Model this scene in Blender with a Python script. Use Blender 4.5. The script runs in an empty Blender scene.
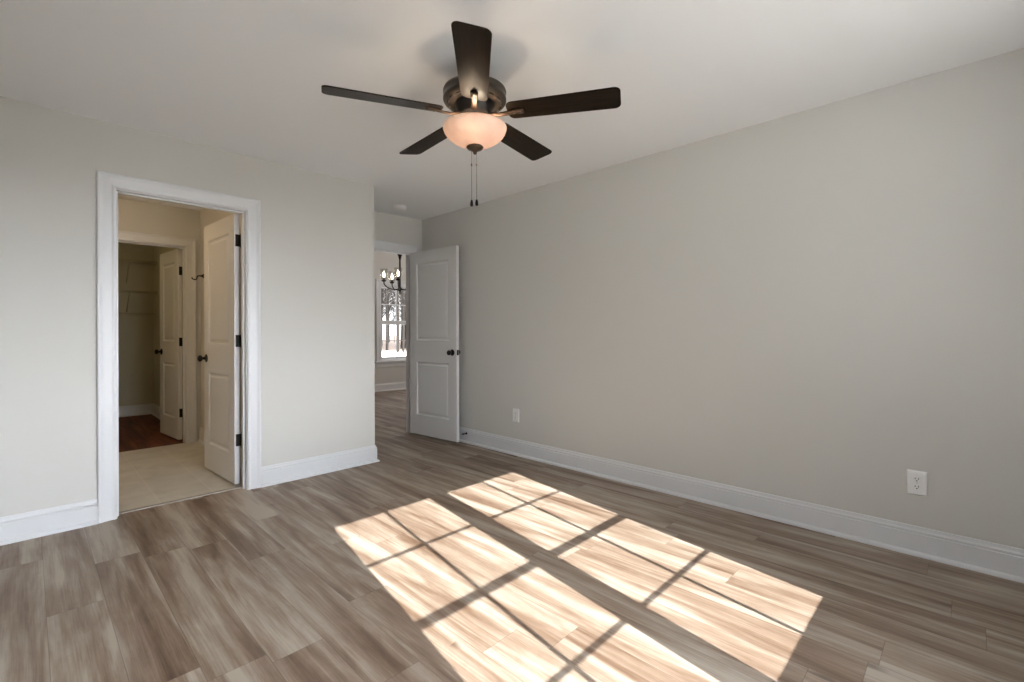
import bpy, math, random
from mathutils import Vector, Matrix
C = bpy.context.scene.collection
S = bpy.context.scene
R = math.radians
PI = math.pi

# ------------------------------------------------------------------ camera
YAW = 0.8002            # view direction, measured from +Y towards +X
FPX = 469.93            # focal length in pixels of the 1024 px wide frame
cam_data = bpy.data.cameras.new('camera')
cam_data.sensor_width = 36.0
cam_data.lens = 36.0 * FPX / 1024
cam_data.shift_y = -(341 - 331.585) / 1024
cam_data.clip_start = 0.02
cam_data.clip_end = 500
cam = bpy.data.objects.new('camera', cam_data)
C.objects.link(cam)
fw = Vector((math.sin(YAW), math.cos(YAW), 0))
rt = Vector((math.cos(YAW), -math.sin(YAW), 0))
up = Vector((0, 0, 1))
base = Matrix((rt, up, -fw)).transposed()
cam.matrix_world = Matrix.Translation((0, 0, 1.149)) @ (base @ Matrix.Rotation(-0.0029, 3, 'Z')).to_4x4()
S.camera = cam

# ------------------------------------------------------------------ light and exposure
S.view_settings.view_transform = 'Standard'
S.view_settings.look = 'None'
S.view_settings.gamma = 1
S.view_settings.use_curve_mapping = False
S.view_settings.exposure = 0.35
SKY = 2.2              # overall sky
GLOW = 41.0            # unseen sky glow, added to brighten the left wall and ceiling
SUN = 19.0
w = bpy.data.worlds.new('sky')
S.world = w
w.use_nodes = True
nt = w.node_tree
nt.nodes.clear()
tc = nt.nodes.new('ShaderNodeTexCoord')
sep = nt.nodes.new('ShaderNodeSeparateXYZ')
rp = nt.nodes.new('ShaderNodeValToRGB')
el = rp.color_ramp.elements
el[0].position = 0.0
el[0].color = (0.905, 0.945, 1.0, 1)
el[1].position = 0.55
el[1].color = (0.55, 0.60, 0.68, 1)
bg = nt.nodes.new('ShaderNodeBackground')
wo = nt.nodes.new('ShaderNodeOutputWorld')
nt.links.new(tc.outputs['Generated'], sep.inputs[0])
nt.links.new(sep.outputs['Z'], rp.inputs[0])
nt.links.new(rp.outputs[0], bg.inputs['Color'])
dp = nt.nodes.new('ShaderNodeVectorMath')
dp.operation = 'DOT_PRODUCT'
dp.inputs[1].default_value = Vector((0.48, -0.82, 0.31)).normalized()
mxn = nt.nodes.new('ShaderNodeMath'); mxn.operation = 'MAXIMUM'; mxn.inputs[1].default_value = 0.0
pw = nt.nodes.new('ShaderNodeMath'); pw.operation = 'POWER'; pw.inputs[1].default_value = 3.5
ml = nt.nodes.new('ShaderNodeMath'); ml.operation = 'MULTIPLY_ADD'; ml.inputs[1].default_value = GLOW; ml.inputs[2].default_value = SKY
nt.links.new(tc.outputs['Generated'], dp.inputs[0])
nt.links.new(dp.outputs['Value'], mxn.inputs[0])
nt.links.new(mxn.outputs[0], pw.inputs[0])
nt.links.new(pw.outputs[0], ml.inputs[0])
nt.links.new(ml.outputs[0], bg.inputs['Strength'])
nt.links.new(bg.outputs[0], wo.inputs[0])

KY, KX = 1.66, 0.166 * 1.66
sd = bpy.data.lights.new('sun', 'SUN')
sd.energy = SUN
sd.angle = R(0.30)
sd.color = (1.0, 1.0, 0.99)
sun = bpy.data.objects.new('sun', sd)
C.objects.link(sun)
sun.rotation_euler = Vector((KX, KY, -1)).to_track_quat('-Z', 'Y').to_euler()

GY = -0.65                                  # glass plane of the bedroom windows
def portal(name, loc, sx, sz, rotz):
    d = bpy.data.lights.new(name, 'AREA')
    d.shape = 'RECTANGLE'
    d.size, d.size_y = sx, sz
    d.cycles.is_portal = True
    o = bpy.data.objects.new(name, d)
    C.objects.link(o)
    o.location = loc
    o.rotation_euler = (R(90), 0, rotz)
# daylight portals only steer the sampling of the sky through the windows
portal('sky_portal', (1.45, GY - 0.10, 1.34), 1.75, 1.55, PI)
portal('sky_portal', (5.1, 8.15 + 0.16, 1.34), 0.85, 1.55, 0)

try:
    S.cycles.use_denoising = True
    S.cycles.max_bounces = 14
    S.cycles.diffuse_bounces = 8
    S.cycles.transparent_max_bounces = 16
    S.cycles.sample_clamp_indirect = 8
    S.cycles.blur_glossy = 0.5
except Exception:
    pass

# ------------------------------------------------------------------ materials
def mat(name, col, rough=0.5, metal=0.0, spec=0.5, **kw):
    m = bpy.data.materials.new(name)
    m.use_nodes = True
    b = m.node_tree.nodes['Principled BSDF']
    b.inputs['Base Color'].default_value = (*col, 1)
    b.inputs['Roughness'].default_value = rough
    b.inputs['Metallic'].default_value = metal
    b.inputs['Specular IOR Level'].default_value = spec
    if 'emit' in kw:
        b.inputs['Emission Color'].default_value = (*kw['emit'], 1)
        b.inputs['Emission Strength'].default_value = kw['power']
    return m

class NT:
    def __init__(s, m):
        s.t = m.node_tree
        s.b = s.t.nodes['Principled BSDF']
    def n(s, kind, **kw):
        x = s.t.nodes.new(kind)
        for k, v in kw.items():
            setattr(x, k, v)
        return x
    def l(s, a, b):
        s.t.links.new(a, b)
    def math(s, op, a, b=None, c=None):
        x = s.n('ShaderNodeMath', operation=op)
        for i, v in enumerate((a, b, c)):
            if v is None: continue
            if isinstance(v, (int, float)): x.inputs[i].default_value = v
            else: s.l(v, x.inputs[i])
        return x.outputs[0]
    def xyz(s, x, y, z):
        c = s.n('ShaderNodeCombineXYZ')
        for i, v in enumerate((x, y, z)):
            if isinstance(v, (int, float)): c.inputs[i].default_value = v
            else: s.l(v, c.inputs[i])
        return c.outputs[0]
    def noise(s, vec, scale, detail=3, rough=0.55, dist=0.0):
        x = s.n('ShaderNodeTexNoise')
        x.inputs['Scale'].default_value = scale
        x.inputs['Detail'].default_value = detail
        x.inputs['Roughness'].default_value = rough
        x.inputs['Distortion'].default_value = dist
        s.l(vec, x.inputs['Vector'])
        return x.outputs['Fac']
    def mix(s, f, a, b, mode='MIX'):
        x = s.n('ShaderNodeMix', data_type='RGBA', blend_type=mode)
        for sock, v in ((x.inputs[0], f), (x.inputs[6], a), (x.inputs[7], b)):
            if isinstance(v, (int, float)): sock.default_value = v
            elif isinstance(v, tuple): sock.default_value = (*v, 1)
            else: s.l(v, sock)
        return x.outputs[2]
    def ramp(s, f, stops):
        x = s.n('ShaderNodeValToRGB')
        e = x.color_ramp.elements
        while len(e) < len(stops): e.new(0.5)
        for i, (p, c) in enumerate(stops):
            e[i].position = p
            e[i].color = (*c, 1)
        s.l(f, x.inputs[0])
        return x.outputs[0]

def plank_material(name, stops, rough=0.42, pw=0.18, pl=1.22):
    m = mat(name, (0.2, 0.15, 0.1), rough)
    q = NT(m)
    tcn = q.n('ShaderNodeTexCoord')
    sp = q.n('ShaderNodeSeparateXYZ')
    q.l(tcn.outputs['Object'], sp.inputs[0])
    X, Y = sp.outputs[0], sp.outputs[1]
    u = q.math('DIVIDE', q.math('ADD', X, 10.03), pw)
    col = q.math('FLOOR', u)
    wn = q.n('ShaderNodeTexWhiteNoise', noise_dimensions='1D')
    q.l(col, wn.inputs['W'])
    v = q.math('ADD', q.math('DIVIDE', q.math('ADD', Y, 20.0), pl), q.math('MULTIPLY', wn.outputs['Value'], 7.0))
    row = q.math('FLOOR', v)
    wn2 = q.n('ShaderNodeTexWhiteNoise', noise_dimensions='2D')
    q.l(q.xyz(col, row, 0), wn2.inputs['Vector'])
    rnd = wn2.outputs['Value']
    shift = q.math('MULTIPLY', rnd, 37.0)
    # long grain: broad bands, medium streaks, fine fibres
    bandv = q.xyz(q.math('ADD', q.math('MULTIPLY', X, 11.0), shift), q.math('MULTIPLY', Y, 0.8), shift)
    band = q.noise(bandv, 1.0, 3, 0.55, 0.6)
    strv = q.xyz(q.math('ADD', q.math('MULTIPLY', X, 34.0), shift), q.math('MULTIPLY', Y, 2.2), shift)
    streak = q.noise(strv, 1.0, 4, 0.6, 0.8)
    fibv = q.xyz(q.math('MULTIPLY', X, 170.0), q.math('ADD', q.math('MULTIPLY', Y, 4.0), shift), 0.0)
    fibre = q.noise(fibv, 1.0, 3, 0.6)
    blot = q.noise(q.xyz(q.math('ADD', X, shift), q.math('MULTIPLY', Y, 0.32), 0.0), 7.0, 5, 0.7, 0.5)
    f = q.math('ADD', q.math('MULTIPLY', band, 0.66), q.math('MULTIPLY', streak, 0.15))
    f = q.math('ADD', f, q.math('MULTIPLY', fibre, 0.16))
    f = q.math('ADD', f, q.math('MULTIPLY', q.math('SUBTRACT', blot, 0.12), 0.20))
    f = q.math('ADD', f, q.math('MULTIPLY', q.math('SUBTRACT', rnd, 0.5), 0.045))
    c = q.ramp(f, stops)
    # knots
    vo = q.n('ShaderNodeTexVoronoi')
    vo.inputs['Scale'].default_value = 1.0
    q.l(q.xyz(q.math('ADD', q.math('MULTIPLY', X, 7.0), shift), q.math('MULTIPLY', Y, 2.6), 0.0), vo.inputs['Vector'])
    kn = q.ramp(vo.outputs['Distance'], [(0.05, (1, 1, 1)), (0.16, (0, 0, 0))])
    sel = q.math('GREATER_THAN', q.noise(q.xyz(X, Y, 3.0), 1.7, 1), 0.55)
    kf = q.math('MULTIPLY', q.math('MULTIPLY', kn, sel), 0.55)
    c = q.mix(kf, c, tuple(x * 0.55 for x in stops[0][1]))
    # plank seams
    fu = q.math('FRACT', u)
    du = q.math('MULTIPLY', q.math('MINIMUM', fu, q.math('SUBTRACT', 1.0, fu)), pw)
    fv = q.math('FRACT', v)
    dv = q.math('MULTIPLY', q.math('MINIMUM', fv, q.math('SUBTRACT', 1.0, fv)), pl)
    d = q.math('MINIMUM', du, dv)
    seam = q.math('LESS_THAN', d, 0.0013)
    c = q.mix(q.math('MULTIPLY', seam, 0.38), c, tuple(x * 0.5 for x in stops[0][1]))
    q.l(c, q.b.inputs['Base Color'])
    bp = q.n('ShaderNodeBump')
    bp.inputs['Strength'].default_value = 0.12
    bp.inputs['Distance'].default_value = 0.004
    q.l(q.math('ADD', f, q.math('MULTIPLY', seam, -0.6)), bp.inputs['Height'])
    q.l(bp.outputs[0], q.b.inputs['Normal'])
    return m

def paint(name, col, rough=0.7, spec=0.3):
    m = mat(name, col, rough, spec=spec)
    return m

M = {}
M['floor'] = plank_material('wood_plank_floor', [(0.37, (0.072, 0.039, 0.022)), (0.46, (0.152, 0.097, 0.063)),
                                                (0.55, (0.238, 0.175, 0.126)), (0.67, (0.39, 0.330, 0.264))])
M['closet_floor'] = plank_material('shade_darkened_plank_floor', [(0.36, (0.022, 0.004, 0.002)), (0.47, (0.065, 0.013, 0.006)),
                                                          (0.58, (0.13, 0.030, 0.014)), (0.70, (0.20, 0.06, 0.03))], 0.6)  # plank floor again, the closet's dimness painted in as a darker red
M['wall'] = paint('greige_wall_paint', (0.597, 0.590, 0.562))
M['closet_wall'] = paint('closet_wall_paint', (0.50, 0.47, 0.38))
M['ceiling'] = paint('white_ceiling_paint', (0.81, 0.825, 0.84), 0.85)
M['trim'] = mat('white_trim_enamel', (0.665, 0.675, 0.69), 0.38)
M['door'] = mat('white_door_enamel', (0.65, 0.652, 0.65), 0.42)
M['black'] = mat('matt_black_metal', (0.012, 0.011, 0.011), 0.38, 0.6)
M['bronze'] = mat('dark_bronze_metal', (0.055, 0.046, 0.036), 0.36, 0.7)
M['iron'] = mat('brown_bronze_metal', (0.075, 0.046, 0.030), 0.42, 0.7)
M['chain'] = mat('aged_chain_metal', (0.20, 0.18, 0.15), 0.4, 0.9)
M['steel'] = mat('brushed_steel', (0.6, 0.6, 0.58), 0.35, 1.0)
M['plastic'] = mat('white_plastic', (0.80, 0.80, 0.80), 0.35)
M['slot'] = mat('dark_slot', (0.02, 0.02, 0.02), 0.7)
M['wire'] = mat('white_coated_wire', (0.42, 0.38, 0.28), 0.45)
M['strip'] = mat('threshold_strip_metal', (0.30, 0.27, 0.23), 0.4, 0.2)
M['outside_wall'] = mat('house_siding', (0.6, 0.6, 0.58), 0.8)

def blade_material():
    m = mat('dark_walnut_blade', (0.02, 0.016, 0.013), 0.40, spec=0.07)
    q = NT(m)
    tcn = q.n('ShaderNodeTexCoord')
    sp = q.n('ShaderNodeSeparateXYZ')
    q.l(tcn.outputs['Object'], sp.inputs[0])
    f = q.noise(q.xyz(q.math('MULTIPLY', sp.outputs[0], 4.0), q.math('MULTIPLY', sp.outputs[1], 70.0), 0.0), 1.0, 4)
    q.l(q.ramp(f, [(0.3, (0.008, 0.005, 0.003)), (0.7, (0.022, 0.0145, 0.009))]), q.b.inputs['Base Color'])
    return m
M['blade'] = blade_material()

def tile_material():
    m = mat('beige_floor_tile', (0.5, 0.46, 0.4), 0.35)
    q = NT(m)
    tcn = q.n('ShaderNodeTexCoord')
    sp = q.n('ShaderNodeSeparateXYZ')
    q.l(tcn.outputs['Object'], sp.inputs[0])
    u = q.math('DIVIDE', q.math('ADD', sp.outputs[0], 10 * 0.306 - 0.622), 0.306)
    off = q.math('MULTIPLY', q.math('FLOOR', u), 0.333)
    v = q.math('ADD', q.math('DIVIDE', sp.outputs[1], 0.61), off)
    fu, fv = q.math('FRACT', u), q.math('FRACT', v)
    du = q.math('MULTIPLY', q.math('MINIMUM', fu, q.math('SUBTRACT', 1.0, fu)), 0.306)
    dv = q.math('MULTIPLY', q.math('MINIMUM', fv, q.math('SUBTRACT', 1.0, fv)), 0.61)
    g = q.math('LESS_THAN', q.math('MINIMUM', du, dv), 0.0028)
    nz = q.noise(tcn.outputs['Object'], 4.0, 5, 0.6, 0.5)
    wn = q.n('ShaderNodeTexWhiteNoise', noise_dimensions='2D')
    q.l(q.xyz(q.math('FLOOR', u), q.math('FLOOR', v), 0), wn.inputs['Vector'])
    t = q.math('ADD', nz, q.math('MULTIPLY', q.math('SUBTRACT', wn.outputs['Value'], 0.5), 0.12))
    c = q.ramp(t, [(0.3, (0.47, 0.445, 0.39)), (0.7, (0.62, 0.59, 0.53))])
    c = q.mix(q.math('MULTIPLY', g, 0.5), c, (0.72, 0.69, 0.63))
    q.l(c, q.b.inputs['Base Color'])
    return m
M['tile'] = tile_material()

def glass_material(name, tint=(1, 1, 1), gl=0.06):
    m = bpy.data.materials.new(name)
    m.use_nodes = True
    t = m.node_tree
    t.nodes.clear()
    tr = t.nodes.new('ShaderNodeBsdfTransparent')
    tr.inputs['Color'].default_value = (*tint, 1)
    g = t.nodes.new('ShaderNodeBsdfGlossy')
    g.inputs['Roughness'].default_value = 0.03
    mx = t.nodes.new('ShaderNodeMixShader')
    mx.inputs[0].default_value = gl
    o = t.nodes.new('ShaderNodeOutputMaterial')
    t.links.new(tr.outputs[0], mx.inputs[1])
    t.links.new(g.outputs[0], mx.inputs[2])
    t.links.new(mx.outputs[0], o.inputs[0])
    return m
M['glass'] = glass_material('clear_window_glass')
M['shade_glass'] = glass_material('clear_seeded_glass', (0.93, 0.93, 0.92), 0.08)

def bowl_material():
    m = bpy.data.materials.new('frosted_alabaster_glass')
    m.use_nodes = True
    t = m.node_tree
    t.nodes.clear()
    tcn = t.nodes.new('ShaderNodeTexCoord')
    nz = t.nodes.new('ShaderNodeTexNoise')
    nz.inputs['Scale'].default_value = 9.0
    nz.inputs['Detail'].default_value = 3
    t.links.new(tcn.outputs['Object'], nz.inputs['Vector'])
    cr = t.nodes.new('ShaderNodeValToRGB')
    cr.color_ramp.elements[0].position = 0.35
    cr.color_ramp.elements[0].color = (0.74, 0.58, 0.50, 1)
    cr.color_ramp.elements[1].position = 0.65
    cr.color_ramp.elements[1].color = (0.83, 0.71, 0.63, 1)
    t.links.new(nz.outputs['Fac'], cr.inputs[0])
    tl = t.nodes.new('ShaderNodeBsdfTranslucent')
    df = t.nodes.new('ShaderNodeBsdfDiffuse')
    gl = t.nodes.new('ShaderNodeBsdfGlossy')
    gl.inputs['Roughness'].default_value = 0.25
    t.links.new(cr.outputs[0], tl.inputs['Color'])
    t.links.new(cr.outputs[0], df.inputs['Color'])
    a = t.nodes.new('ShaderNodeMixShader')
    a.inputs[0].default_value = 0.72
    t.links.new(tl.outputs[0], a.inputs[1])
    t.links.new(df.outputs[0], a.inputs[2])
    tp = t.nodes.new('ShaderNodeBsdfTransparent')
    tp.inputs['Color'].default_value = (1.0, 0.9, 0.75, 1)
    c2 = t.nodes.new('ShaderNodeMixShader')
    c2.inputs[0].default_value = 0.022
    t.links.new(a.outputs[0], c2.inputs[1])
    t.links.new(tp.outputs[0], c2.inputs[2])
    b = t.nodes.new('ShaderNodeMixShader')
    b.inputs[0].default_value = 0.05
    t.links.new(c2.outputs[0], b.inputs[1])
    t.links.new(gl.outputs[0], b.inputs[2])
    o = t.nodes.new('ShaderNodeOutputMaterial')
    t.links.new(b.outputs[0], o.inputs[0])
    return m
M['bowl'] = bowl_material()
M['bulb'] = mat('warm_lit_bulb', (1, 0.9, 0.75), 0.4, emit=(1.0, 0.82, 0.60), power=140.0)
M['bulb_small'] = mat('lit_candle_bulb', (1, 0.95, 0.85), 0.4, emit=(1.0, 0.85, 0.62), power=14.0)
M['fill_lamp_glass'] = mat('fill_lamp_opal_glass', (1, 0.95, 0.85), 0.4, emit=(1.0, 0.74, 0.45), power=4.0)

# ------------------------------------------------------------------ mesh helpers
class MB:
    def __init__(s):
        s.v, s.f, s.sm = [], [], []
    def add(s, vs, fs, smooth=False):
        b = len(s.v)
        s.v += [tuple(v) for v in vs]
        s.f += [tuple(b + i for i in f) for f in fs]
        s.sm += [smooth] * len(fs)
        return s
    def box(s, a, b, xf=None):
        x0, y0, z0 = a; x1, y1, z1 = b
        vs = [Vector(p) for p in ((x0,y0,z0),(x1,y0,z0),(x1,y1,z0),(x0,y1,z0),(x0,y0,z1),(x1,y0,z1),(x1,y1,z1),(x0,y1,z1))]
        if xf is not None: vs = [xf @ v for v in vs]
        return s.add(vs, [(0,3,2,1),(4,5,6,7),(0,1,5,4),(1,2,6,5),(2,3,7,6),(3,0,4,7)])
    def tube(s, pts, r, n=10, caps=True, closed=False):
        pts = [Vector(p) for p in pts]
        N = len(pts)
        rs = r if isinstance(r, (list, tuple)) else [r] * N
        vs, prev = [], None
        for i, p in enumerate(pts):
            if closed: d = pts[(i + 1) % N] - pts[i - 1]
            else: d = pts[min(i + 1, N - 1)] - pts[max(i - 1, 0)]
            d.normalize()
            if prev is None:
                h = Vector((0, 0, 1)) if abs(d.z) < 0.9 else Vector((1, 0, 0))
                a = d.cross(h).normalized()
            else:
                a = (prev - d * prev.dot(d)).normalized()
            prev = a
            b = d.cross(a)
            for k in range(n):
                t = 2 * PI * k / n
                vs.append(p + (a * math.cos(t) + b * math.sin(t)) * rs[i])
        fs = []
        for i in range(N if closed else N - 1):
            j = (i + 1) % N
            for k in range(n):
                fs.append((i*n+k, i*n+(k+1)%n, j*n+(k+1)%n, j*n+k))
        if caps and not closed:
            fs.append(tuple(reversed(range(n))))
            fs.append(tuple((N-1)*n+k for k in range(n)))
        return s.add(vs, fs, True)
    def lathe(s, prof, c=(0,0,0), axis='Z', n=40, smooth=True, xf=None):
        vs, fs = [], []
        for (r, h) in prof:
            for k in range(n):
                t = 2 * PI * k / n
                a, b = r * math.cos(t), r * math.sin(t)
                if axis == 'Z': p = (a, b, h)
                elif axis == 'X': p = (h, a, b)
                else: p = (b, h, a)
                p = Vector(p) + Vector(c)
                if xf is not None: p = xf @ p
                vs.append(p)
        m = len(prof)
        for i in range(m - 1):
            for k in range(n):
                fs.append((i*n+k, i*n+(k+1)%n, (i+1)*n+(k+1)%n, (i+1)*n+k))
        s.add(vs, fs, smooth)
        if prof[0][0] > 1e-6: s.add(vs[:n], [tuple(reversed(range(n)))])
        if prof[-1][0] > 1e-6: s.add(vs[-n:], [tuple(range(n))])
        return s
    def prism(s, poly, z0, z1, xf=None, smooth=False):
        n = len(poly)
        vs = [Vector((x, y, z0)) for x, y in poly] + [Vector((x, y, z1)) for x, y in poly]
        if xf is not None: vs = [xf @ v for v in vs]
        fs = [tuple(reversed(range(n))), tuple(range(n, 2*n))]
        s.add(vs, fs)
        return s.add(vs, [(i, (i+1)%n, n+(i+1)%n, n+i) for i in range(n)], smooth)
    def build(s, name, m, parent=None, loc=None, rot=None, recalc=True):
        me = bpy.data.meshes.new(name)
        me.from_pydata(s.v, [], s.f)
        me.polygons.foreach_set('use_smooth', s.sm)
        me.materials.append(m)
        if recalc:
            import bmesh
            bm = bmesh.new()
            bm.from_mesh(me)
            bmesh.ops.remove_doubles(bm, verts=bm.verts, dist=1e-6)
            bmesh.ops.recalc_face_normals(bm, faces=bm.faces)
            bm.to_mesh(me)
            bm.free()
        me.update()
        o = bpy.data.objects.new(name, me)
        C.objects.link(o)
        if parent is not None: o.parent = parent
        if loc is not None: o.location = loc
        if rot is not None: o.rotation_euler = rot
        return o

def tag(o, label=None, cat=None, group=None, kind=None):
    if label: o['label'] = label
    if cat: o['category'] = cat
    if group: o['group'] = group
    if kind: o['kind'] = kind
    return o

def empty(name, loc=(0, 0, 0), rotz=0.0):
    o = bpy.data.objects.new(name, None)
    o.empty_display_size = 0.1
    C.objects.link(o)
    o.location = loc
    o.rotation_euler = (0, 0, rotz)
    return o

def copy_tree(o, parent=None):
    c = o.copy()
    C.objects.link(c)
    if parent is not None: c.parent = parent
    for ch in [x for x in C.objects if x.parent == o]:
        copy_tree(ch, c)
    return c

def struct(name, mb, m, label, cat):
    o = mb.build(name, m)
    return tag(o, label, cat, kind='structure')

# ------------------------------------------------------------------ plan (metres)
H = 2.44
XL, XR = -0.30, 3.173          # side wall behind the left edge of the view, long right wall
YW, YL, YB = -0.57, 3.782, 4.524   # window wall, left wall, wall with the hall door
XC = 2.143                     # outside corner of the left wall
T = 0.115
BX0, BX1, BY0, BY1 = 0.384, 1.110, YL, YL + T         # bathroom doorway
CY0, CY1 = 5.836, 5.951                               # wall between bathroom and closet
CX0, CX1 = 0.50, 1.14
BR = 1.275                                            # bathroom right wall face
CR = 1.24                                             # closet right wall face
CB = 8.30                                             # closet back wall
HX0, HX1 = 2.27, 3.03                                 # hall doorway
LB = 8.15                                             # far room window wall
LX0, LX1, LH = 1.90, 6.8, 2.75
DH = 2.035                                            # door opening height
WIN = [(1.034, 0.0), (1.866, 0.0)]                      # centres of the twin windows
GW = 0.682                                 # glass of one sash
GZ0, GZ1 = 0.655, 2.01
OW = GW / 2 + 0.072                                   # half of the opening
OZ0, OZ1 = GZ0 - 0.075, GZ1 + 0.07

# floors
b = MB(); b.box((XL - 0.2, YW - 0.2, -0.12), (XR + T, YL + 0.075, 0)); b.box((XC - T, YL + 0.075, -0.12), (XR + T, YB + 0.06, 0))
b.box((LX0 - T, YB + 0.06, -0.12), (LX1 + T, LB + 0.14, 0))
struct('floor', b, M['floor'], 'grey brown wood plank floor with two by two window light patches', 'floor')
b = MB(); b.box((-1.2, YL + 0.105, -0.12), (BR + 0.05, CY0 + 0.02, 0.0))
struct('floor_bathroom', b, M['tile'], 'pale beige tile floor seen through the left doorway', 'floor')
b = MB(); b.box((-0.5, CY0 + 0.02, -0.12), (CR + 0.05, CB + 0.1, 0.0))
struct('floor_closet', b, M['closet_floor'], 'closet plank floor with its dim light painted in as dark red brown', 'floor')
b = MB(); b.box((BX0, YL + 0.075, -0.02), (BX1, YL + 0.105, 0.006))
struct('trim_5', b, M['strip'], 'thin threshold strip between wood planks and bathroom tile', 'threshold')
b = MB(); b.box((BX0 - 0.1, YL + 0.06, -0.13), (BX1 + 0.1, YL + 0.12, -0.012))
struct('trim_6', b, M['slot'], 'dark joint under the bathroom threshold strip', 'threshold')

# ceilings
b = MB(); b.box((XL - 0.1, YW - 0.1, H), (XR + 0.06, YL + 0.05, H + 0.1)); b.box((XC - 0.05, YL + 0.05, H), (XR + 0.06, YB + 0.06, H + 0.1))
struct('ceiling', b, M['ceiling'], 'smooth white bedroom ceiling carrying the fan', 'ceiling')
b = MB(); b.box((-1.2, YL + 0.05, H), (BR + 0.06, CB + 0.06, H + 0.1))
struct('ceiling_bathroom', b, M['ceiling'], 'ceiling over the bathroom and closet', 'ceiling')
b = MB(); b.box((LX0 - 0.06, YB + 0.06, LH), (LX1 + 0.06, LB + 0.06, LH + 0.1))
struct('ceiling_far_room', b, M['ceiling'], 'higher white ceiling of the far room', 'ceiling')

# walls
def wallx(b, y0, y1, x0, x1, z1, holes):           # wall running along X, with door / window holes
    xs = x0
    for (hx0, hx1, hz0, hz1) in holes:
        b.box((xs, y0, 0), (hx0, y1, z1))
        if hz0 > 0: b.box((hx0, y0, 0), (hx1, y1, hz0))
        b.box((hx0, y0, hz1), (hx1, y1, z1))
        xs = hx1
    b.box((xs, y0, 0), (x1, y1, z1))

J = 0.018
b = MB(); wallx(b, YL, YL + T, -1.2, XC, H, [(BX0 - J, BX1 + J, 0, DH + J)])
struct('wall_left', b, M['wall'], 'greige wall with the bathroom doorway', 'wall')
b = MB(); b.box((XC - T, YL + T, 0), (XC, YB, H))
struct('wall_alcove', b, M['wall'], 'short side wall of the hall door alcove', 'wall')
b = MB(); wallx(b, YB, YB + T, LX0 - T, LX1 + T, LH, [(HX0 - J, HX1 + J, 0, DH + J)])
struct('wall_back', b, M['wall'], 'greige wall around the hall doorway', 'wall')
b = MB(); b.box((XR, YW - 0.14, 0), (XR + T, YB, H))
struct('wall_right', b, M['wall'], 'long plain greige wall on the right', 'wall')
b = MB(); b.box((XL - T, YW - 0.14, 0), (XL, YL, H))
struct('wall_side', b, M['wall'], 'greige side wall beside the camera', 'wall')
b = MB(); wallx(b, YW - 0.14, YW, XL, XR, H, [(WIN[0][0] - OW, WIN[0][0] + OW, OZ0, OZ1), (WIN[1][0] - OW, WIN[1][0] + OW, OZ0, OZ1)])
struct('wall_window', b, M['wall'], 'greige wall with the twin bedroom windows', 'wall')
b = MB(); wallx(b, CY0, CY1, -1.2, BR, H, [(CX0 - J, CX1 + J, 0, DH + J)])
struct('wall_bathroom', b, M['wall'], 'bathroom wall around the closet doorway', 'wall')
b = MB(); b.box((BR, YL + T, 0), (BR + T, CY1, H))
struct('wall_bathroom_right', b, M['wall'], 'bathroom side wall behind the open door', 'wall')
b = MB(); b.box((-1.2 - T, YL, 0), (-1.2, CY1, H))
struct('wall_bathroom_left', b, M['wall'], 'bathroom wall left of the doorway', 'wall')
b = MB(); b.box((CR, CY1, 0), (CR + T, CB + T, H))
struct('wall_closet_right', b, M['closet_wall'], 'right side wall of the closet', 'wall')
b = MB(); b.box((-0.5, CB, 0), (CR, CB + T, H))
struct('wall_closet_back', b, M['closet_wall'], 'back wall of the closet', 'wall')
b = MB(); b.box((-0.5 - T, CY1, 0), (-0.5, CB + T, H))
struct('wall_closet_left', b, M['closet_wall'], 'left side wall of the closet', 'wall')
FWX = 4.81 + GW / 2
b = MB(); wallx(b, LB, LB + 0.14, LX0 - T, LX1 + T, LH, [(FWX - OW, FWX + OW, OZ0, OZ1)])
struct('wall_far', b, M['wall'], 'far room wall with a window', 'wall')
b = MB(); b.box((LX0 - T, YB + T, 0), (LX0, LB, LH))
struct('wall_far_left', b, M['wall'], 'left wall of the far room', 'wall')
b = MB(); b.box((LX1, YB + T, 0), (LX1 + T, LB, LH))
struct('wall_far_right', b, M['wall'], 'right wall of the far room', 'wall')

# baseboards: profile swept along a polyline (room side to the left of the direction), mitred
BPROF = [(0, 0), (0.030, 0), (0.030, 0.006), (0.026, 0.014), (0.017, 0.020), (0.015, 0.022), (0.015, 0.108),
         (0.012, 0.112), (0.014, 0.118), (0.014, 0.123), (0.009, 0.130), (0.006, 0.145), (0, 0.146)]
def baseboard(name, path, label):
    P = [Vector((x, y)) for x, y in path]
    vs, fs = [], []
    n = len(BPROF)
    for i, p in enumerate(P):
        ds = []
        if i > 0: ds.append((P[i] - P[i-1]).normalized())
        if i < len(P) - 1: ds.append((P[i+1] - P[i]).normalized())
        ns = [Vector((-d.y, d.x)) for d in ds]
        if len(ns) == 2:
            nn = ns[0] + ns[1]
            nn = nn / (nn.dot(ns[0]))
        else: nn = ns[0]
        for (u, z) in BPROF:
            q = p + nn * u
            vs.append((q.x, q.y, z))
    for i in range(len(P) - 1):
        for k in range(n):
            fs.append((i*n+k, i*n+(k+1)%n, (i+1)*n+(k+1)%n, (i+1)*n+k))
    fs.append(tuple(range(n)))
    fs.append(tuple((len(P)-1)*n + k for k in reversed(range(n))))
    b = MB(); b.add(vs, fs)
    return struct(name, b, M['trim'], label, 'baseboard')
CW = 0.088
baseboard('baseboard_left', [(XC, YB), (XC, YL), (BX1 + CW + 0.005, YL)], 'white baseboard right of the bathroom doorway')
baseboard('baseboard_side', [(BX0 - CW - 0.005, YL), (XL, YL), (XL, YW)], 'white baseboard left of the bathroom doorway')
baseboard('baseboard_window', [(XL + 0.03, YW), (XR - 0.03, YW)], 'white baseboard under the twin windows')
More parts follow.
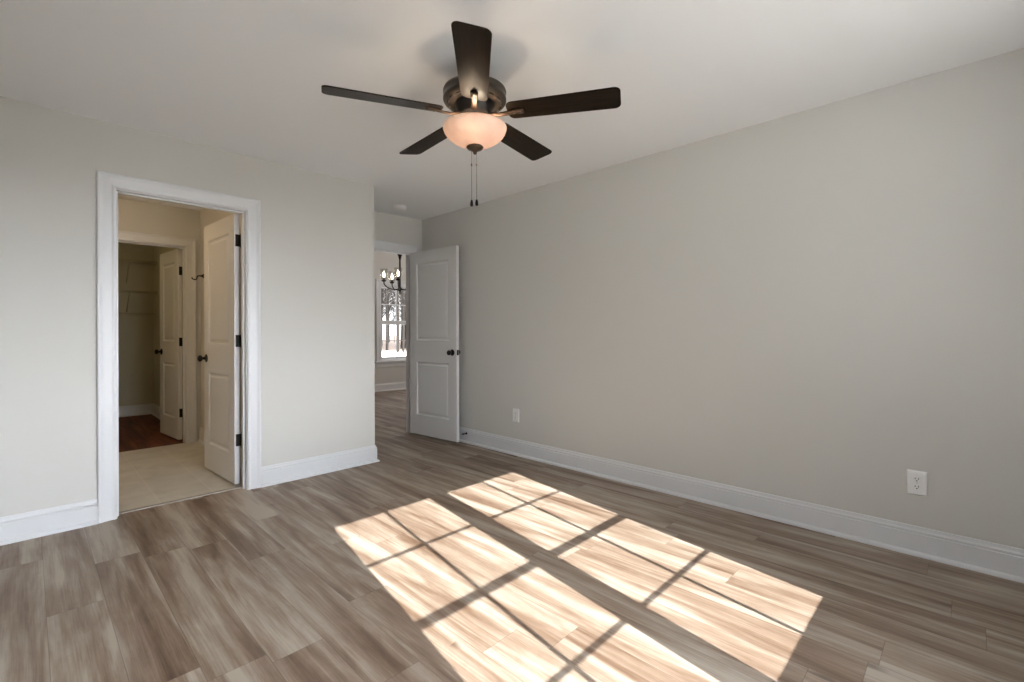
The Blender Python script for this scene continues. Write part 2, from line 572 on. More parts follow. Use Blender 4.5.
baseboard('baseboard_right', [(XR, YW), (XR, YB)], 'long white baseboard of the right wall')
baseboard('baseboard_bathroom', [(BR, YL + T + 0.05), (BR, CY0)], 'baseboard behind the open bathroom door')
baseboard('baseboard_bathroom_left', [(CX0 - CW - 0.005, CY0), (-1.2, CY0)], 'bathroom baseboard left of the closet doorway')
baseboard('baseboard_closet', [(CR, CY1 + 0.05), (CR, CB), (-0.5, CB), (-0.5, CY1)], 'baseboard inside the closet')
baseboard('baseboard_far', [(LX1, LB), (LX0, LB)], 'baseboard under the far room window')
baseboard('baseboard_far_left', [(LX0, LB - 0.03), (LX0, YB + T)], 'baseboard on the left wall of the far room')

# door frames: jambs, stops and mitred casings
CPROF = [(0, 0), (0, 0.010), (0.006, 0.013), (0.012, 0.0135), (0.020, 0.011), (0.030, 0.0115), (0.060, 0.016),
         (0.068, 0.019), (0.076, 0.0225), (0.084, 0.0225), (0.088, 0.019), (0.088, 0)]
def casing(b, x0, x1, ztop, y, sgn, z0=0.0):
    x0 -= 0.005; x1 += 0.005; ztop += 0.005
    n = len(CPROF)
    vs, fs = [], []
    for (sx, top, bx) in ((-1, 0, x0), (-1, 1, x0), (1, 1, x1), (1, 0, x1)):
        for (u, t) in CPROF:
            vs.append((bx + sx * u, y + sgn * t, (ztop + u) if top else z0))
    for i in range(3):
        for k in range(n):
            fs.append((i*n+k, i*n+(k+1)%n, (i+1)*n+(k+1)%n, (i+1)*n+k))
    fs.append(tuple(range(n))); fs.append(tuple(3*n + k for k in reversed(range(n))))
    b.add(vs, fs)
def frame(name, x0, x1, y0, y1, stop_y, label, sides=(1, 1)):
    b = MB()
    b.box((x0 - J, y0, 0), (x0, y1, DH + J)); b.box((x1, y0, 0), (x1 + J, y1, DH + J)); b.box((x0, y0, DH), (x1, y1, DH + J))
    s0, s1 = stop_y
    b.box((x0, s0, 0), (x0 + 0.011, s1, DH)); b.box((x1 - 0.011, s0, 0), (x1, s1, DH)); b.box((x0 + 0.011, s0, DH - 0.011), (x1 - 0.011, s1, DH))
    if sides[0]: casing(b, x0, x1, DH, y0, -1)
    if sides[1]: casing(b, x0, x1, DH, y1, 1)
    return struct(name, b, M['trim'], label, 'door frame')
frame('trim_1', BX0, BX1, YL, YL + T, (YL + 0.040, YL + 0.075), 'white door casing around the bathroom doorway')
frame('trim_2', HX0, HX1, YB, YB + T, (YB + 0.040, YB + 0.075), 'white door casing around the hall doorway')
frame('trim_3', CX0, CX1, CY0, CY1, (CY0 + 0.040, CY0 + 0.075), 'white door casing around the closet doorway', (1, 1))

# ------------------------------------------------------------------ doors
def slab(W, z0, z1, ys, stile=0.115):
    """two panel door leaf; x from -W-.004 to -.004 (pin at the origin), y between ys"""
    b = MB()
    x0, x1 = -W - 0.004, -0.004
    y0, y1 = ys
    xs = [x0, x0 + stile, x1 - stile, x1]
    zs = [z0, z0 + 0.215, z0 + 0.80, z0 + 1.035, z1 - 0.13, z1]
    for (y, s) in ((y0, -1), (y1, 1)):
        for i in range(3):
            for k in range(5):
                if i == 1 and k in (1, 3):
                    rings = [(0, 0), (0.004, -0.003), (0.010, -0.009), (0.022, -0.010), (0.036, -0.0045), (0.042, -0.0035)]
                    vs, fs = [], []
                    for (d, h) in rings:
                        yy = y + s * h
                        vs += [(xs[i]+d, yy, zs[k]+d), (xs[i+1]-d, yy, zs[k]+d), (xs[i+1]-d, yy, zs[k+1]-d), (xs[i]+d, yy, zs[k+1]-d)]
                    for r in range(len(rings) - 1):
                        for c in range(4):
                            fs.append((r*4+c, r*4+(c+1)%4, (r+1)*4+(c+1)%4, (r+1)*4+c))
                    r = (len(rings)-1)*4
                    fs.append((r, r+1, r+2, r+3))
                    b.add(vs, fs)
                else:
                    b.add([(xs[i], y, zs[k]), (xs[i+1], y, zs[k]), (xs[i+1], y, zs[k+1]), (xs[i], y, zs[k+1])], [(0, 1, 2, 3)])
    for k in range(5):
        for x in (x0, x1):
            b.add([(x, y0, zs[k]), (x, y1, zs[k]), (x, y1, zs[k+1]), (x, y0, zs[k+1])], [(0, 1, 2, 3)])
    for i in range(3):
        for z in (z0, z1):
            b.add([(xs[i], y0, z), (xs[i+1], y0, z), (xs[i+1], y1, z), (xs[i], y1, z)], [(0, 1, 2, 3)])
    return b

KNOB = [(0.0, 0.0), (0.033, 0.0), (0.034, 0.004), (0.030, 0.008), (0.016, 0.010), (0.0115, 0.014), (0.0115, 0.028), (0.015, 0.032),
        (0.024, 0.038), (0.0275, 0.046), (0.027, 0.053), (0.022, 0.060), (0.012, 0.064), (0.0, 0.065)]
def door(name, pin, theta, W, ys, label, hz=(0.30, 1.05, 1.80), z0=0.02, z1=2.032, knob_z=0.935, inner=-1):
    """theta: leaf rotation about the pin; ys: leaf faces; inner: side of y on which the frame leaf of the hinge lies"""
    t = empty(name, (pin[0], pin[1], 0), theta)
    tag(t, label, 'door', kind='structure')
    lf = slab(W, z0, z1, ys).build('door_leaf', M['door'], t)
    kx = -W - 0.004 + 0.062
    for (y, s) in ((ys[0], -1), (ys[1], 1)):
        b = MB(); b.lathe([(r, y + s * h) for r, h in KNOB], (kx, 0, knob_z), 'Y', 28)
        tag(b.build('knob', M['black'], lf), 'black door knob')
    ym = (ys[0] + ys[1]) / 2
    b = MB()
    b.lathe([(0, 0), (0.011, 0), (0.011, 0.003), (0, 0.003)], (-W - 0.004 - 0.003, ym, knob_z), 'X', 16)
    b.box((-W - 0.0048, ym - 0.0125, knob_z - 0.028), (-W - 0.0035, ym + 0.0125, knob_z + 0.028))
    tag(b.build('latch_plate', M['black'], lf), 'black latch plate')
    ya, yb = sorted((0.0, (ys[1] if abs(ys[1]) > abs(ys[0]) else ys[0]) * 0.82))
    inv = Matrix.Rotation(-theta, 4, 'Z')
    for z in hz:
        b = MB()
        b.box((-0.0045, ya, z - 0.045), (-0.0015, yb, z + 0.045))
        b.tube([(0, 0, z - 0.047), (0, 0, z + 0.047)], 0.0068, 12)
        b.tube([(0, 0, z - 0.055), (0, 0, z - 0.047)], 0.0045, 10)
        b.tube([(0, 0, z + 0.047), (0, 0, z + 0.055)], 0.0045, 10)
        y_in = inner * 0.040
        b.box((-0.0035, min(0, y_in), z - 0.045), (0.0015, max(0, y_in), z + 0.045), inv)
        tag(b.build('hinge', M['black'], lf), 'black butt hinge')
    return t
door('door_1', (1.115, 3.910), -R(87.0), 0.697, (-0.047, -0.012), 'white two panel door standing open into the bathroom',
     (0.345, 1.085, 1.835), inner=-1)
door('door_2', (3.038, 4.508), R(94.4), 0.752, (0.012, 0.047), 'white two panel door standing open against the right wall', inner=1)
door('door_3', (1.148, CY1 + 0.013), -R(84.5), 0.612, (-0.047, -0.012), 'white two panel closet door half open beyond the bathroom', inner=-1)

# ------------------------------------------------------------------ windows
def window(name, cx, y, rotz, label, depth_in=0.08, depth_out=0.06, lower_top=1.300, upper_bottom=1.332, bar=0.0105):
    """local +Y is the room side; origin on the glass plane at floor level"""
    t = empty(name, (cx, y, 0), rotz)
    tag(t, label, 'window', kind='structure')
    b = MB()
    o, i = OW, OW - 0.028
    for (xa, xb) in ((-o, -i), (i, o)): b.box((xa, -depth_out, OZ0), (xb, depth_in, OZ1))
    b.box((-i, -depth_out, OZ0), (i, depth_in, OZ0 + 0.028)); b.box((-i, -depth_out, OZ1 - 0.026), (i, depth_in, OZ1))
    b.build('window_frame', M['trim'], t)
    zm = (GZ0 + GZ1) / 2
    for (za, zb, yy) in ((GZ0, lower_top, 0.012), (upper_bottom, GZ1, -0.012)):
        s = MB()
        e = GW / 2
        bot = za - (0.044 if yy > 0 else upper_bottom - 1.314)
        top = zb + (1.332 - lower_top if yy > 0 else 0.043)
        ya, yb = (0.001, 0.017) if yy > 0 else (-0.017, -0.001)
        s.box((-i, ya, bot), (-e, yb, top)); s.box((e, ya, bot), (i, yb, top))
        s.box((-e, ya, bot), (e, yb, za)); s.box((-e, ya, zb), (e, yb, top))
        so = s.build('sash', M['trim'], t)
        g = MB()
        ym = (ya + yb) / 2
        g.box((-e, ym - 0.002, za), (e, ym + 0.002, zb))
        g.build('glass_pane', M['glass'], so)
        m = MB()
        zc = (za + zb) / 2
        m.box((-bar, ym - 0.004, za), (bar, ym + 0.004, zb)); m.box((-e, ym - 0.003, zc - bar * 0.75), (e, ym + 0.003, zc + bar * 0.75))
        m.build('muntin', M['trim'], so)
    return t
window('window_1', WIN[0][0], GY, 0, 'left of the twin white double hung bedroom windows')
window('window_2', WIN[1][0], GY, 0, 'right of the twin white double hung bedroom windows')
window('window_3', FWX, LB + 0.08, PI, 'white double hung window in the far room', lower_top=1.295, upper_bottom=1.372, bar=0.011)
def wcasing(name, x0, x1, y, sgn, label):
    b = MB()
    casing(b, x0, x1, OZ1 - 0.01, y, sgn, OZ0 + 0.004)
    ya, yb = sorted((y - sgn * 0.05, y + sgn * 0.045))
    b.box((x0 - 0.125, min(y, y + sgn * 0.045), OZ0 - 0.022), (x1 + 0.125, max(y, y + sgn * 0.045), OZ0 + 0.004))
    b.box((x0 - 0.105, min(y, y + sgn * 0.016), OZ0 - 0.112), (x1 + 0.105, max(y, y + sgn * 0.016), OZ0 - 0.022))
    return b, struct(name, b, M['trim'], label, 'window casing')
wcasing('trim_7', WIN[0][0] - OW, WIN[1][0] + OW, YW, 1, 'white casing around the twin bedroom windows')
wcasing('trim_8', FWX - OW, FWX + OW, LB, -1, 'white casing and sill around the far room window')

# ------------------------------------------------------------------ ceiling fan
FX, FY, FZ = 1.486, 1.685, 2.1835
fan = empty('ceiling_fan', (FX, FY, H))
tag(fan, 'dark bronze five blade ceiling fan with lit frosted bowl and two pull chains', 'ceiling fan')
def z(h): return h - H
b = MB()
b.lathe([(0.0, z(H)), (0.068, z(H)), (0.070, z(H - 0.03)), (0.062, z(2.375)), (0.040, z(2.352)), (0.032, z(2.305)), (0.0, z(2.305))], n=48)
b.build('canopy', M['bronze'], fan)
b = MB()
b.lathe([(0.0, z(2.312)), (0.100, z(2.310)), (0.135, z(2.304)), (0.147, z(2.297)), (0.150, z(2.290)), (0.150, z(2.284)),
         (0.1475, z(2.280)), (0.1475, z(2.262)), (0.150, z(2.258)), (0.150, z(2.248)), (0.145, z(2.240)), (0.120, z(2.235)), (0.105, z(2.233)), (0.0, z(2.233))], n=64)
mo = b.build('motor_housing', M['bronze'], fan)
for k in range(15):                                     # cooling slots under the housing
    t0 = 2 * PI * k / 15
    b = MB()
    pts = [(0.127 * math.cos(t0 + s), 0.127 * math.sin(t0 + s), z(2.2350)) for s in (-0.10, -0.05, 0, 0.05, 0.10)]
    b.tube(pts, 0.0045, 6)
    b.build('vent_slot', M['slot'], mo)
b = MB()
b.lathe([(0, z(2.234)), (0.092, z(2.234)), (0.094, z(2.222)), (0.088, z(2.210)), (0.080, z(2.190)), (0.074, z(2.166)), (0.045, z(2.162)), (0.045, z(2.157)),
         (0.062, z(2.152)), (0.078, z(2.146)), (0.080, z(2.134)), (0.070, z(2.128)), (0, z(2.128))], n=48)
b.build('hub', M['black'], fan)

PITCH = R(11.5)
def blade_outline():
    pts = []
    r0, r1 = 0.160, 0.678
    w0, w1 = 0.060, 0.0705
    def rnd(cx, cy, r, a0, a1, n=6):
        for k in range(n + 1):
            a = a0 + (a1 - a0) * k / n
            pts.append((cx + r * math.cos(a), cy + r * math.sin(a)))
    rnd(r1 - 0.028, w1 - 0.028, 0.028, PI/2, 0)
    rnd(r1 - 0.028, -w1 + 0.028, 0.028, 0, -PI/2)
    rnd(r0 + 0.030, -w0 + 0.030, 0.030, -PI/2, -PI, 5)
    rnd(r0 + 0.030, w0 - 0.030, 0.030, PI, PI/2, 5)
    return pts
bo = blade_outline()
TILT = Matrix.Translation((0, 0, z(FZ))) @ Matrix.Rotation(R(1.15), 4, rt) @ Matrix.Translation((0, 0, -z(FZ)))   # the rotor hangs slightly out of level
for k in range(5):
    a = 3.974 + k * 2 * PI / 5
    # counter-clockwise edge (local +y) hangs lower
    rx = Matrix.Translation((0, 0, z(FZ))) @ Matrix.Rotation(-PITCH, 4, 'X')
    b = MB(); b.prism(bo, -0.003, 0.003, rx)
    bl = b.build('blade', M['blade'], fan)
    bl.matrix_local = TILT @ Matrix.Rotation(a, 4, 'Z')
    bl.modifiers.new('bevel', 'BEVEL').width = 0.0015
    # blade iron: tapering arm from hub, cranked plate under the blade root, three screws
    b = MB()
    ar = [(0.070, 0.020, -0.004), (0.095, 0.016, -0.010), (0.120, 0.013, -0.014), (0.150, 0.012, -0.013), (0.180, 0.014, -0.0100), (0.205, 0.017, -0.0085), (0.225, 0.018, -0.0085), (0.238, 0.012, -0.0085)]
    vs, fs = [], []
    for (x, hw, zz) in ar:
        tilt = min(1, max(0, (x - 0.08) / 0.07)) * PITCH
        for (yy, dz) in ((-hw, 0.004), (hw, 0.004), (hw * 0.8, -0.004), (-hw * 0.8, -0.004)):
            vs.append((x, yy * math.cos(tilt), z(FZ) + zz + dz - yy * math.sin(tilt)))
    n = len(ar)
    for i in range(n - 1):
        for c in range(4):
            fs.append((i*4+c, i*4+(c+1)%4, (i+1)*4+(c+1)%4, (i+1)*4+c))
    fs.append((3, 2, 1, 0)); fs.append(((n-1)*4, (n-1)*4+1, (n-1)*4+2, (n-1)*4+3))
    b.add(vs, fs, True)
    for (sx, sy) in ((0.195, -0.009), (0.195, 0.009), (0.226, 0.0)):
        b.lathe([(0, -0.0145), (0.004, -0.014), (0.005, -0.012), (0.005, -0.010)], (sx, sy, 0), 'Z', 10, xf=rx)
    b.build('blade_bracket', M['iron'], bl)

b = MB()
BOWL = [(0.1505, 2.123), (0.152, 2.119), (0.151, 2.113), (0.146, 2.098), (0.134, 2.080), (0.114, 2.063), (0.087, 2.048), (0.057, 2.037), (0.025, 2.031), (0.006, 2.030)]
prof = [(r, z(h)) for r, h in BOWL] + [(max(0.003, r - 0.004), z(h + 0.004)) for r, h in reversed(BOWL)]
prof.append(prof[0])
nb = 64
vs = []
for (r, h) in prof[:-1]:
    for k in range(nb):
        vs.append((r * math.cos(2*PI*k/nb), r * math.sin(2*PI*k/nb), h))
m_ = len(prof) - 1
b.add(vs, [(i*nb+k, i*nb+(k+1)%nb, ((i+1)%m_)*nb+(k+1)%nb, ((i+1)%m_)*nb+k) for i in range(m_) for k in range(nb)], True)
bowl = tag(b.build('light_bowl', M['bowl'], fan), 'lit frosted glass bowl')
b = MB()
b.lathe([(0, z(2.128)), (0.006, z(2.128)), (0.006, z(2.034)), (0, z(2.034))], n=12)
b.build('centre_rod', M['iron'], fan)
b = MB()
b.lathe([(0, z(2.032)), (0.038, z(2.031)), (0.041, z(2.027)), (0.034, z(2.018)), (0.016, z(2.011)), (0.010, z(2.006)), (0.009, z(2.000)), (0.005, z(1.994)), (0, z(1.992))], n=32)
tag(b.build('finial', M['iron'], fan), 'bronze finial cap')
for k in range(3):
    a = R(224.2) + 2 * PI * k / 3
    bx, by = 0.080 * math.cos(a), 0.080 * math.sin(a)
    b = MB()
    b.lathe([(0, z(2.132)), (0.012, z(2.130)), (0.013, z(2.118)), (0.0, z(2.118))], (bx, by, 0), n=16)
    so = b.build('lamp_socket', M['bronze'], fan)
    b = MB()
    b.lathe([(0, z(2.114)), (0.008, z(2.113)), (0.013, z(2.103)), (0.015, z(2.094)), (0.012, z(2.084)), (0.005, z(2.079)), (0, z(2.078))], (bx, by, 0), n=20)
    b.build('bulb', M['bulb'], so)
for (dx, tone) in ((-0.0165, 0), (0.0075, 1)):
    px = dx * math.cos(YAW) ; py = -dx * math.sin(YAW)
    zb = 1.779 if tone else 1.776
    b = MB()
    b.tube([(px, py, z(2.014)), (px, py, z(zb))], 0.0010, 6)
    for i in range(46):
        zz = 2.01 - i * (2.01 - zb) / 46
        b.lathe([(0, z(zz - 0.0018)), (0.0018, z(zz)), (0, z(zz + 0.0018))], (px, py, 0), n=6)
    b.lathe([(0, z(1.952)), (0.0035, z(1.950)), (0.0035, z(1.940)), (0, z(1.938))], (px, py, 0), n=10)
    ch = b.build('pull_chain', M['chain'], fan)
    b = MB()
    b.lathe([(0, z(zb + 0.002)), (0.004, z(zb)), (0.0068, z(zb - 0.012)), (0.0075, z(zb - 0.022)), (0.006, z(zb - 0.029)), (0, z(zb - 0.031))], (px, py, 0), n=16)
    tag(b.build('chain_fob', M['black'], ch), 'black pull fob')

# ------------------------------------------------------------------ smoke detector
b = MB()
sm = empty('smoke_detector', (2.665, 4.19, H))
tag(sm, 'round white smoke detector on the ceiling before the hall door', 'smoke detector')
b.lathe([(0, 0), (0.068, 0), (0.068, -0.010), (0.064, -0.012), (0, -0.012)], n=40)
b.build('mounting_base', M['plastic'], sm)
b = MB()
b.lathe([(0, -0.012), (0.058, -0.012), (0.062, -0.018), (0.062, -0.030), (0.052, -0.042), (0.030, -0.047), (0, -0.048)], n=40)
b.build('cover', M['plastic'], sm)

# ------------------------------------------------------------------ wall outlets
def outlet(name, y, zc, label):
    t = empty(name, (XR, y, zc))
    tag(t, label, 'wall outlet')
    b = MB()
    hw, hh = 0.0395, 0.0620
    b.add([(0, -hw, -hh), (0, hw, -hh), (0, hw, hh), (0, -hw, hh),
           (-0.004, -hw, -hh), (-0.004, hw, -hh), (-0.004, hw, hh), (-0.004, -hw, hh),
           (-0.0075, -hw + 0.005, -hh + 0.005), (-0.0075, hw - 0.005, -hh + 0.005), (-0.0075, hw - 0.005, hh - 0.005), (-0.0075, -hw + 0.005, hh - 0.005)],
          [(0, 1, 2, 3), (8, 9, 10, 11)] + [(i, (i+1)%4, 4+(i+1)%4, 4+i) for i in range(4)] + [(4+i, 4+(i+1)%4, 8+(i+1)%4, 8+i) for i in range(4)])
    pl = b.build('cover_plate', M['plastic'], t)
    for s in (-1, 1):
        c = s * 0.0195
        b = MB()
        poly = []
        for k in range(24):
            a = 2 * PI * k / 24
            poly.append((0.0172 * math.cos(a), max(-0.0135, min(0.0135, 0.0172 * math.sin(a)))))
        vs = [(-0.0075, p[0], c + p[1]) for p in poly] + [(-0.0100, p[0] * 0.96, c + p[1] * 0.96) for p in poly]
        n = len(poly)
        b.add(vs, [tuple(range(n)), tuple(range(n, 2*n))] + [(i, (i+1)%n, n+(i+1)%n, n+i) for i in range(n)])
        rc = b.build('receptacle', M['plastic'], t)
        b = MB()
        b.box((-0.0104, -0.0078, c - 0.001), (-0.0098, -0.0052, c + 0.0085)); b.box((-0.0104, 0.0052, c - 0.0005), (-0.0098, 0.0078, c + 0.0075))
        b.lathe([(0, -0.0104), (0.0030, -0.0104), (0.0030, -0.0098), (0, -0.0098)], (0, 0, c - 0.0075), 'X', 12)
        b.build('socket_slots', M['slot'], rc)
    b = MB(); b.lathe([(0, -0.0090), (0.0028, -0.0088), (0.0032, -0.0075), (0, -0.0075)], axis='X', n=12)
    b.build('screw', M['steel'], t)
outlet('wall_outlet', 0.190, 0.368, 'white duplex outlet low on the right wall near the right edge')
outlet('wall_outlet', 3.030, 0.368, 'small white outlet low on the right wall near the open hall door')

# ------------------------------------------------------------------ door stop
ds = empty('door_stop', (XR - 0.0145, 3.725, 0.098))
tag(ds, 'black spring door stop on the baseboard behind the hall door', 'door stop')
b = MB(); b.lathe([(0, 0), (0.012, 0), (0.011, -0.006), (0.006, -0.009), (0, -0.009)], axis='X', n=20)
b.build('base', M['black'], ds)
b = MB()
b.tube([(-0.008 - 0.035 * i / 90, 0.0048 * math.cos(i * 0.75), 0.0048 * math.sin(i * 0.75)) for i in range(91)], 0.0013, 6)
b.build('spring', M['black'], ds)
b = MB(); b.lathe([(0, -0.042), (0.007, -0.042), (0.0085, -0.046), (0.0085, -0.054), (0.006, -0.058), (0, -0.059)], axis='X', n=20)
b.build('rubber_tip', M['black'], ds)

# ------------------------------------------------------------------ robe hook
rh = empty('robe_hook', (BR, 5.70, 1.735))
tag(rh, 'black robe hook on the bathroom wall beside the open door', 'hook')
b = MB(); b.lathe([(0, 0), (0.024, 0), (0.024, -0.005), (0.012, -0.014), (0.008, -0.024), (0, -0.024)], axis='X', n=24)
b.build('base', M['black'], rh)
b = MB()
b.tube([(-0.02, 0, 0), (-0.045, 0, 0), (-0.055, 0, -0.004), (-0.060, 0, -0.014), (-0.062, 0, -0.030), (-0.066, 0, -0.038), (-0.076, 0, -0.042),
        (-0.092, 0, -0.040), (-0.102, 0, -0.032), (-0.105, 0, -0.022)], [0.008, 0.007, 0.0065, 0.006, 0.006, 0.006, 0.006, 0.006, 0.006, 0.007], 12)
b.build('hook_arm', M['black'], rh)

# ------------------------------------------------------------------ closet shelves
def wire_shelf(zc, label, brace=True, bx=(0.40, 0.945), rod=False):
    t = empty('wire_shelf', (0.0, CB, zc))
    tag(t, label, 'shelf', 'wire shelves on the closet back wall')
    x0, x1, dp = -0.45, CR - 0.004, 0.30
    b = MB()
    n = int((x1 - x0) / 0.028)
    for i in range(n + 1):
        x = x0 + (x1 - x0) * i / n
        b.tube([(x, -0.004, 0), (x, -dp, 0), (x, -dp, -0.032)], 0.0016, 5)
    for (yy, zz, rr) in ((-0.006, -0.003, 0.003), (-dp * 0.5, -0.003, 0.0026), (-dp, -0.003, 0.0032), (-dp - 0.001, -0.034, 0.0034)):
        b.tube([(x0, yy, zz), (x1, yy, zz)], rr, 6)
    b.build('wire_deck', M['wire'], t)
    b = MB()
    b.box((x1 - 0.012, -dp - 0.008, -0.042), (x1 + 0.002, -dp + 0.020, 0.006))
    b.build('end_bracket', M['wire'], t)
    if brace:
        for x in bx:
            b = MB()
            b.box((-0.007, -0.004, -0.30), (0.007, 0.0, -0.25), Matrix.Translation((x, 0, 0)))
            b.tube([(x, -0.004, -0.275), (x, -dp + 0.006, -0.012)], 0.0055, 8)
            b.build('brace', M['wire'], t)
    return t
wire_shelf(2.12, 'topmost white wire shelf in the closet')
wire_shelf(1.715, 'middle white wire shelf in the closet with slanted braces')
wire_shelf(1.415, 'lowest white wire shelf in the closet', False)

# ------------------------------------------------------------------ unseen lamp added to light the bathroom
bl = empty('added_fill_lamp', (-0.15, 4.65, H))
tag(bl, 'round lit flush lamp added out of view to light the bathroom', 'ceiling lamp')
b = MB(); b.lathe([(0, 0), (0.15, 0), (0.152, -0.02), (0.14, -0.03), (0, -0.03)], n=40)
b.build('base', M['bronze'], bl)
b = MB(); b.lathe([(0.138, -0.028), (0.135, -0.055), (0.11, -0.085), (0.06, -0.105), (0, -0.11)], n=40)
b.build('fill_lamp_shade', M['fill_lamp_glass'], bl)
ld = bpy.data.lights.new('bathroom_fill_light', 'POINT')
ld.energy = 10.0; ld.color = (1.0, 0.68, 0.36); ld.shadow_soft_size = 0.12
lo = bpy.data.objects.new('bathroom_fill_light', ld); C.objects.link(lo)
lo.parent = bl; lo.location = (0, 0, -0.26)

cl = empty('added_fill_lamp', (0.15, 7.0, H))  # unseen lamp added to lift the dark closet
tag(cl, 'small dim flush lamp added out of view to light the closet', 'ceiling lamp')
b = MB(); b.lathe([(0, 0), (0.10, 0), (0.102, -0.015), (0.09, -0.02), (0, -0.02)], n=32)
b.build('base', M['bronze'], cl)
b = MB(); b.lathe([(0.088, -0.018), (0.085, -0.04), (0.06, -0.065), (0, -0.075)], n=32)
b.build('fill_lamp_shade', M['fill_lamp_glass'], cl)
ld = bpy.data.lights.new('closet_fill_light', 'POINT')
ld.energy = 2.8; ld.color = (1.0, 0.76, 0.34); ld.shadow_soft_size = 0.1
lo = bpy.data.objects.new('closet_fill_light', ld); C.objects.link(lo)
lo.parent = cl; lo.location = (0, 0, -0.2)

# ------------------------------------------------------------------ chandelier in the far room
CXX, CYY = 3.752, 5.90
ch = empty('chandelier', (CXX, CYY, 0))
tag(ch, 'black five arm chandelier with clear glass shades beyond the hall door', 'chandelier')
b = MB()
b.lathe([(0, 1.700), (0.010, 1.704), (0.014, 1.716), (0.008, 1.728), (0.018, 1.738), (0.032, 1.750), (0.036, 1.766), (0.030, 1.784), (0.014, 1.796), (0.009, 1.83), (0, 1.83)], n=28)
hub = b.build('hub', M['black'], ch)
b = MB()
b.tube([(0, 0, 1.80), (0, 0, 2.21)], 0.0125, 14)
b.lathe([(0, 2.195), (0.016, 2.20), (0.020, 2.23), (0.034, 2.27), (0.036, 2.285), (0.010, 2.292), (0, 2.292)], n=24)
b.tube([(0, 0, 2.28), (0, 0, LH - 0.03)], 0.009, 12)
b.build('stem', M['black'], ch)
b = MB(); b.lathe([(0, LH), (0.062, LH), (0.062, LH - 0.012), (0.03, LH - 0.035), (0, LH - 0.037)], n=32)
b.build('canopy', M['black'], ch)
RA = 0.228
for k in range(5):
    a = R(231.6) + 2 * PI * k / 5
    ca, sa = math.cos(a), math.sin(a)
    def pt(r, h): return (r * ca, r * sa, h)
    b = MB()
    b.tube([pt(0.02, 1.765), pt(0.07, 1.762), pt(0.12, 1.766), pt(0.17, 1.782), pt(0.205, 1.808), pt(0.225, 1.838), pt(RA, 1.870)], 0.0085, 10)
    arm = b.build('arm', M['black'], ch)
    b = MB()
    b.lathe([(0, 1.866), (0.022, 1.868), (0.034, 1.878), (0.035, 1.886), (0.018, 1.890), (0.015, 1.925), (0, 1.925)], pt(RA, 0), n=24)
    b.build('cup', M['black'], arm)
    b = MB()
    b.lathe([(0, 1.925), (0.009, 1.926), (0.013, 1.945), (0.015, 1.962), (0.012, 1.985), (0.006, 2.006), (0, 2.012)], pt(RA, 0), n=20)
    b.build('bulb', M['bulb_small'], arm)
    b = MB()
    n = 28
    vs = []
    for (r, h) in ((0.036, 1.886), (0.046, 1.93), (0.053, 1.98), (0.058, 2.05), (0.0565, 2.05), (0.0515, 1.98), (0.0445, 1.93), (0.0345, 1.886)):
        for j in range(n):
            t0 = 2 * PI * j / n
            vs.append((RA * ca + r * math.cos(t0), RA * sa + r * math.sin(t0), h))
    b.add(vs, [(i*n+j, i*n+(j+1)%n, (i+1)*n+(j+1)%n, (i+1)*n+j) for i in range(7) for j in range(n)], True)
    b.build('glass_shade', M['shade_glass'], arm)
fl = empty('added_fill_lamp', (5.6, 6.2, LH))  # unseen fill lamp, added to brighten the far room
tag(fl, 'flush fill lamp added out of view to light the far room', 'ceiling lamp')
b = MB(); b.lathe([(0, 0), (0.15, 0), (0.152, -0.02), (0.14, -0.03), (0, -0.03)], n=40)
b.build('base', M['bronze'], fl)
b = MB(); b.lathe([(0.138, -0.028), (0.135, -0.055), (0.11, -0.085), (0.06, -0.105), (0, -0.11)], n=40)
b.build('fill_lamp_shade', M['fill_lamp_glass'], fl)
ld = bpy.data.lights.new('far_room_fill_light', 'POINT')
ld.energy = 32.0; ld.color = (1.0, 0.92, 0.88); ld.shadow_soft_size = 0.12
lo = bpy.data.objects.new('far_room_fill_light', ld); C.objects.link(lo)
lo.parent = fl; lo.location = (0, 0, -0.26)

# ------------------------------------------------------------------ outdoors
gm = mat('winter_ground', (0.4, 0.36, 0.3), 0.95)
q = NT(gm)
tcn = q.n('ShaderNodeTexCoord')
sp = q.n('ShaderNodeSeparateXYZ')
q.l(tcn.outputs['Object'], sp.inputs[0])
lim = q.math('ADD', q.math('MULTIPLY', sp.outputs[0], 0.62), q.math('MULTIPLY', sp.outputs[1], 0.78))
edge = q.math('ADD', lim, q.math('MULTIPLY', q.noise(tcn.outputs['Object'], 0.5, 3), 6.0))
isf = q.math('GREATER_THAN', edge, 43.0)
n1 = q.noise(tcn.outputs['Object'], 3.0, 4)
lawn = q.ramp(n1, [(0.35, (0.66, 0.62, 0.55)), (0.65, (0.80, 0.76, 0.69))])
leaf = q.ramp(q.noise(tcn.outputs['Object'], 1.6, 5, 0.7), [(0.35, (0.11, 0.075, 0.055)), (0.65, (0.24, 0.175, 0.135))])
q.l(q.mix(isf, lawn, leaf), q.b.inputs['Base Color'])
b = MB()
b.box((-60, -60, -0.6), (160, 160, -0.4))
struct('ground', b, gm, 'pale winter lawn with brown leaf litter under the trees', 'ground')
bark = mat('grey_bark', (0.024, 0.020, 0.017), 0.9, spec=0.1)
random.seed(5)
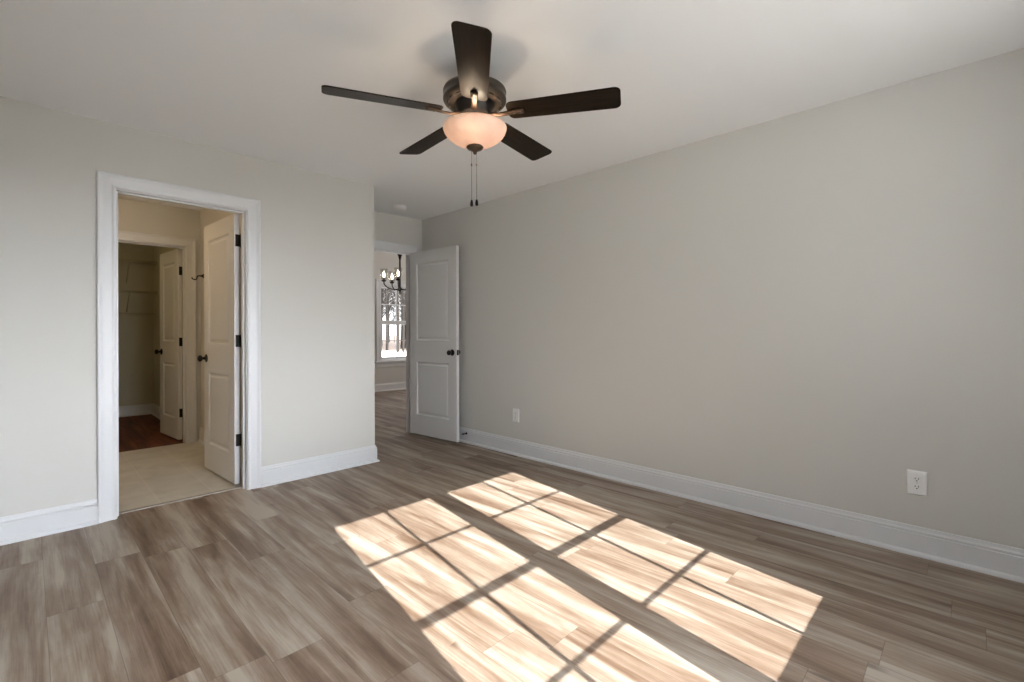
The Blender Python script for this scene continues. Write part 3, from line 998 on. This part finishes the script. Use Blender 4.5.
def tree_mesh(name, h, seed):
    rnd = random.Random(seed)
    b = MB()
    def limb(p, d, L, r, lvl):
        pts, rs = [p], [r]
        n = 6 if lvl == 0 else 4
        q = Vector(p); dd = Vector(d).normalized()
        for i in range(n):
            dd = (dd + Vector((rnd.uniform(-1, 1), rnd.uniform(-1, 1), rnd.uniform(-0.4, 0.8))) * (0.06 if lvl == 0 else 0.20)).normalized()
            q = q + dd * (L / n)
            pts.append(tuple(q)); rs.append(r * (1 - 0.8 * (i + 1) / n))
        b.tube(pts, rs, 6 if lvl == 0 else 4, caps=False)
        if lvl < 3:
            kids = (22, 6, 4)[lvl]
            for k in range(kids):
                f = rnd.uniform(0.14 if lvl == 0 else 0.2, 0.97)
                j = min(n - 1, int(f * n))
                a = Vector(pts[j]).lerp(Vector(pts[j + 1]), f * n - j)
                ang = rnd.uniform(0, 2 * PI)
                side = Vector((math.cos(ang), math.sin(ang), rnd.uniform(0.35, 1.1)))
                limb(tuple(a), side + dd * 0.3, L * (0.24 if lvl == 0 else 0.45) * rnd.uniform(0.6, 1.2), max(0.013, rs[j] * 0.45), lvl + 1)
    limb((0, 0, 0), (0, 0, 1), h, 0.075 + 0.05 * rnd.random(), 0)
    return b.build(name, bark, recalc=False)
protos = [tree_mesh('bare_tree', 13 + 2 * (i % 3), 11 + i) for i in range(4)]
for p_ in protos: tag(p_, 'bare winter tree standing in the wood beyond the far window', 'tree', 'bare trees beyond the far window')
cnt = 0
for row, D in enumerate((37, 41, 45, 50, 56, 63, 71)):
    for k in range(15):
        lat = (k - 7) * (0.85 + 0.06 * row) + random.uniform(-0.8, 0.8)
        az = math.atan2(21.7, 35.5)
        x = D * math.sin(az) + lat * math.cos(az) + random.uniform(-1, 1)
        y = D * math.cos(az) - lat * math.sin(az) + random.uniform(-1.5, 1.5)
        if cnt < 4: o = protos[cnt]
        else:
            o = protos[cnt % 4].copy(); C.objects.link(o)
        o.location = (x, y, -0.4)
        o.rotation_euler = (0, 0, random.uniform(0, 6.28))
        s_ = random.uniform(0.8, 1.15)
        o.scale = (s_, s_, s_)
        cnt += 1
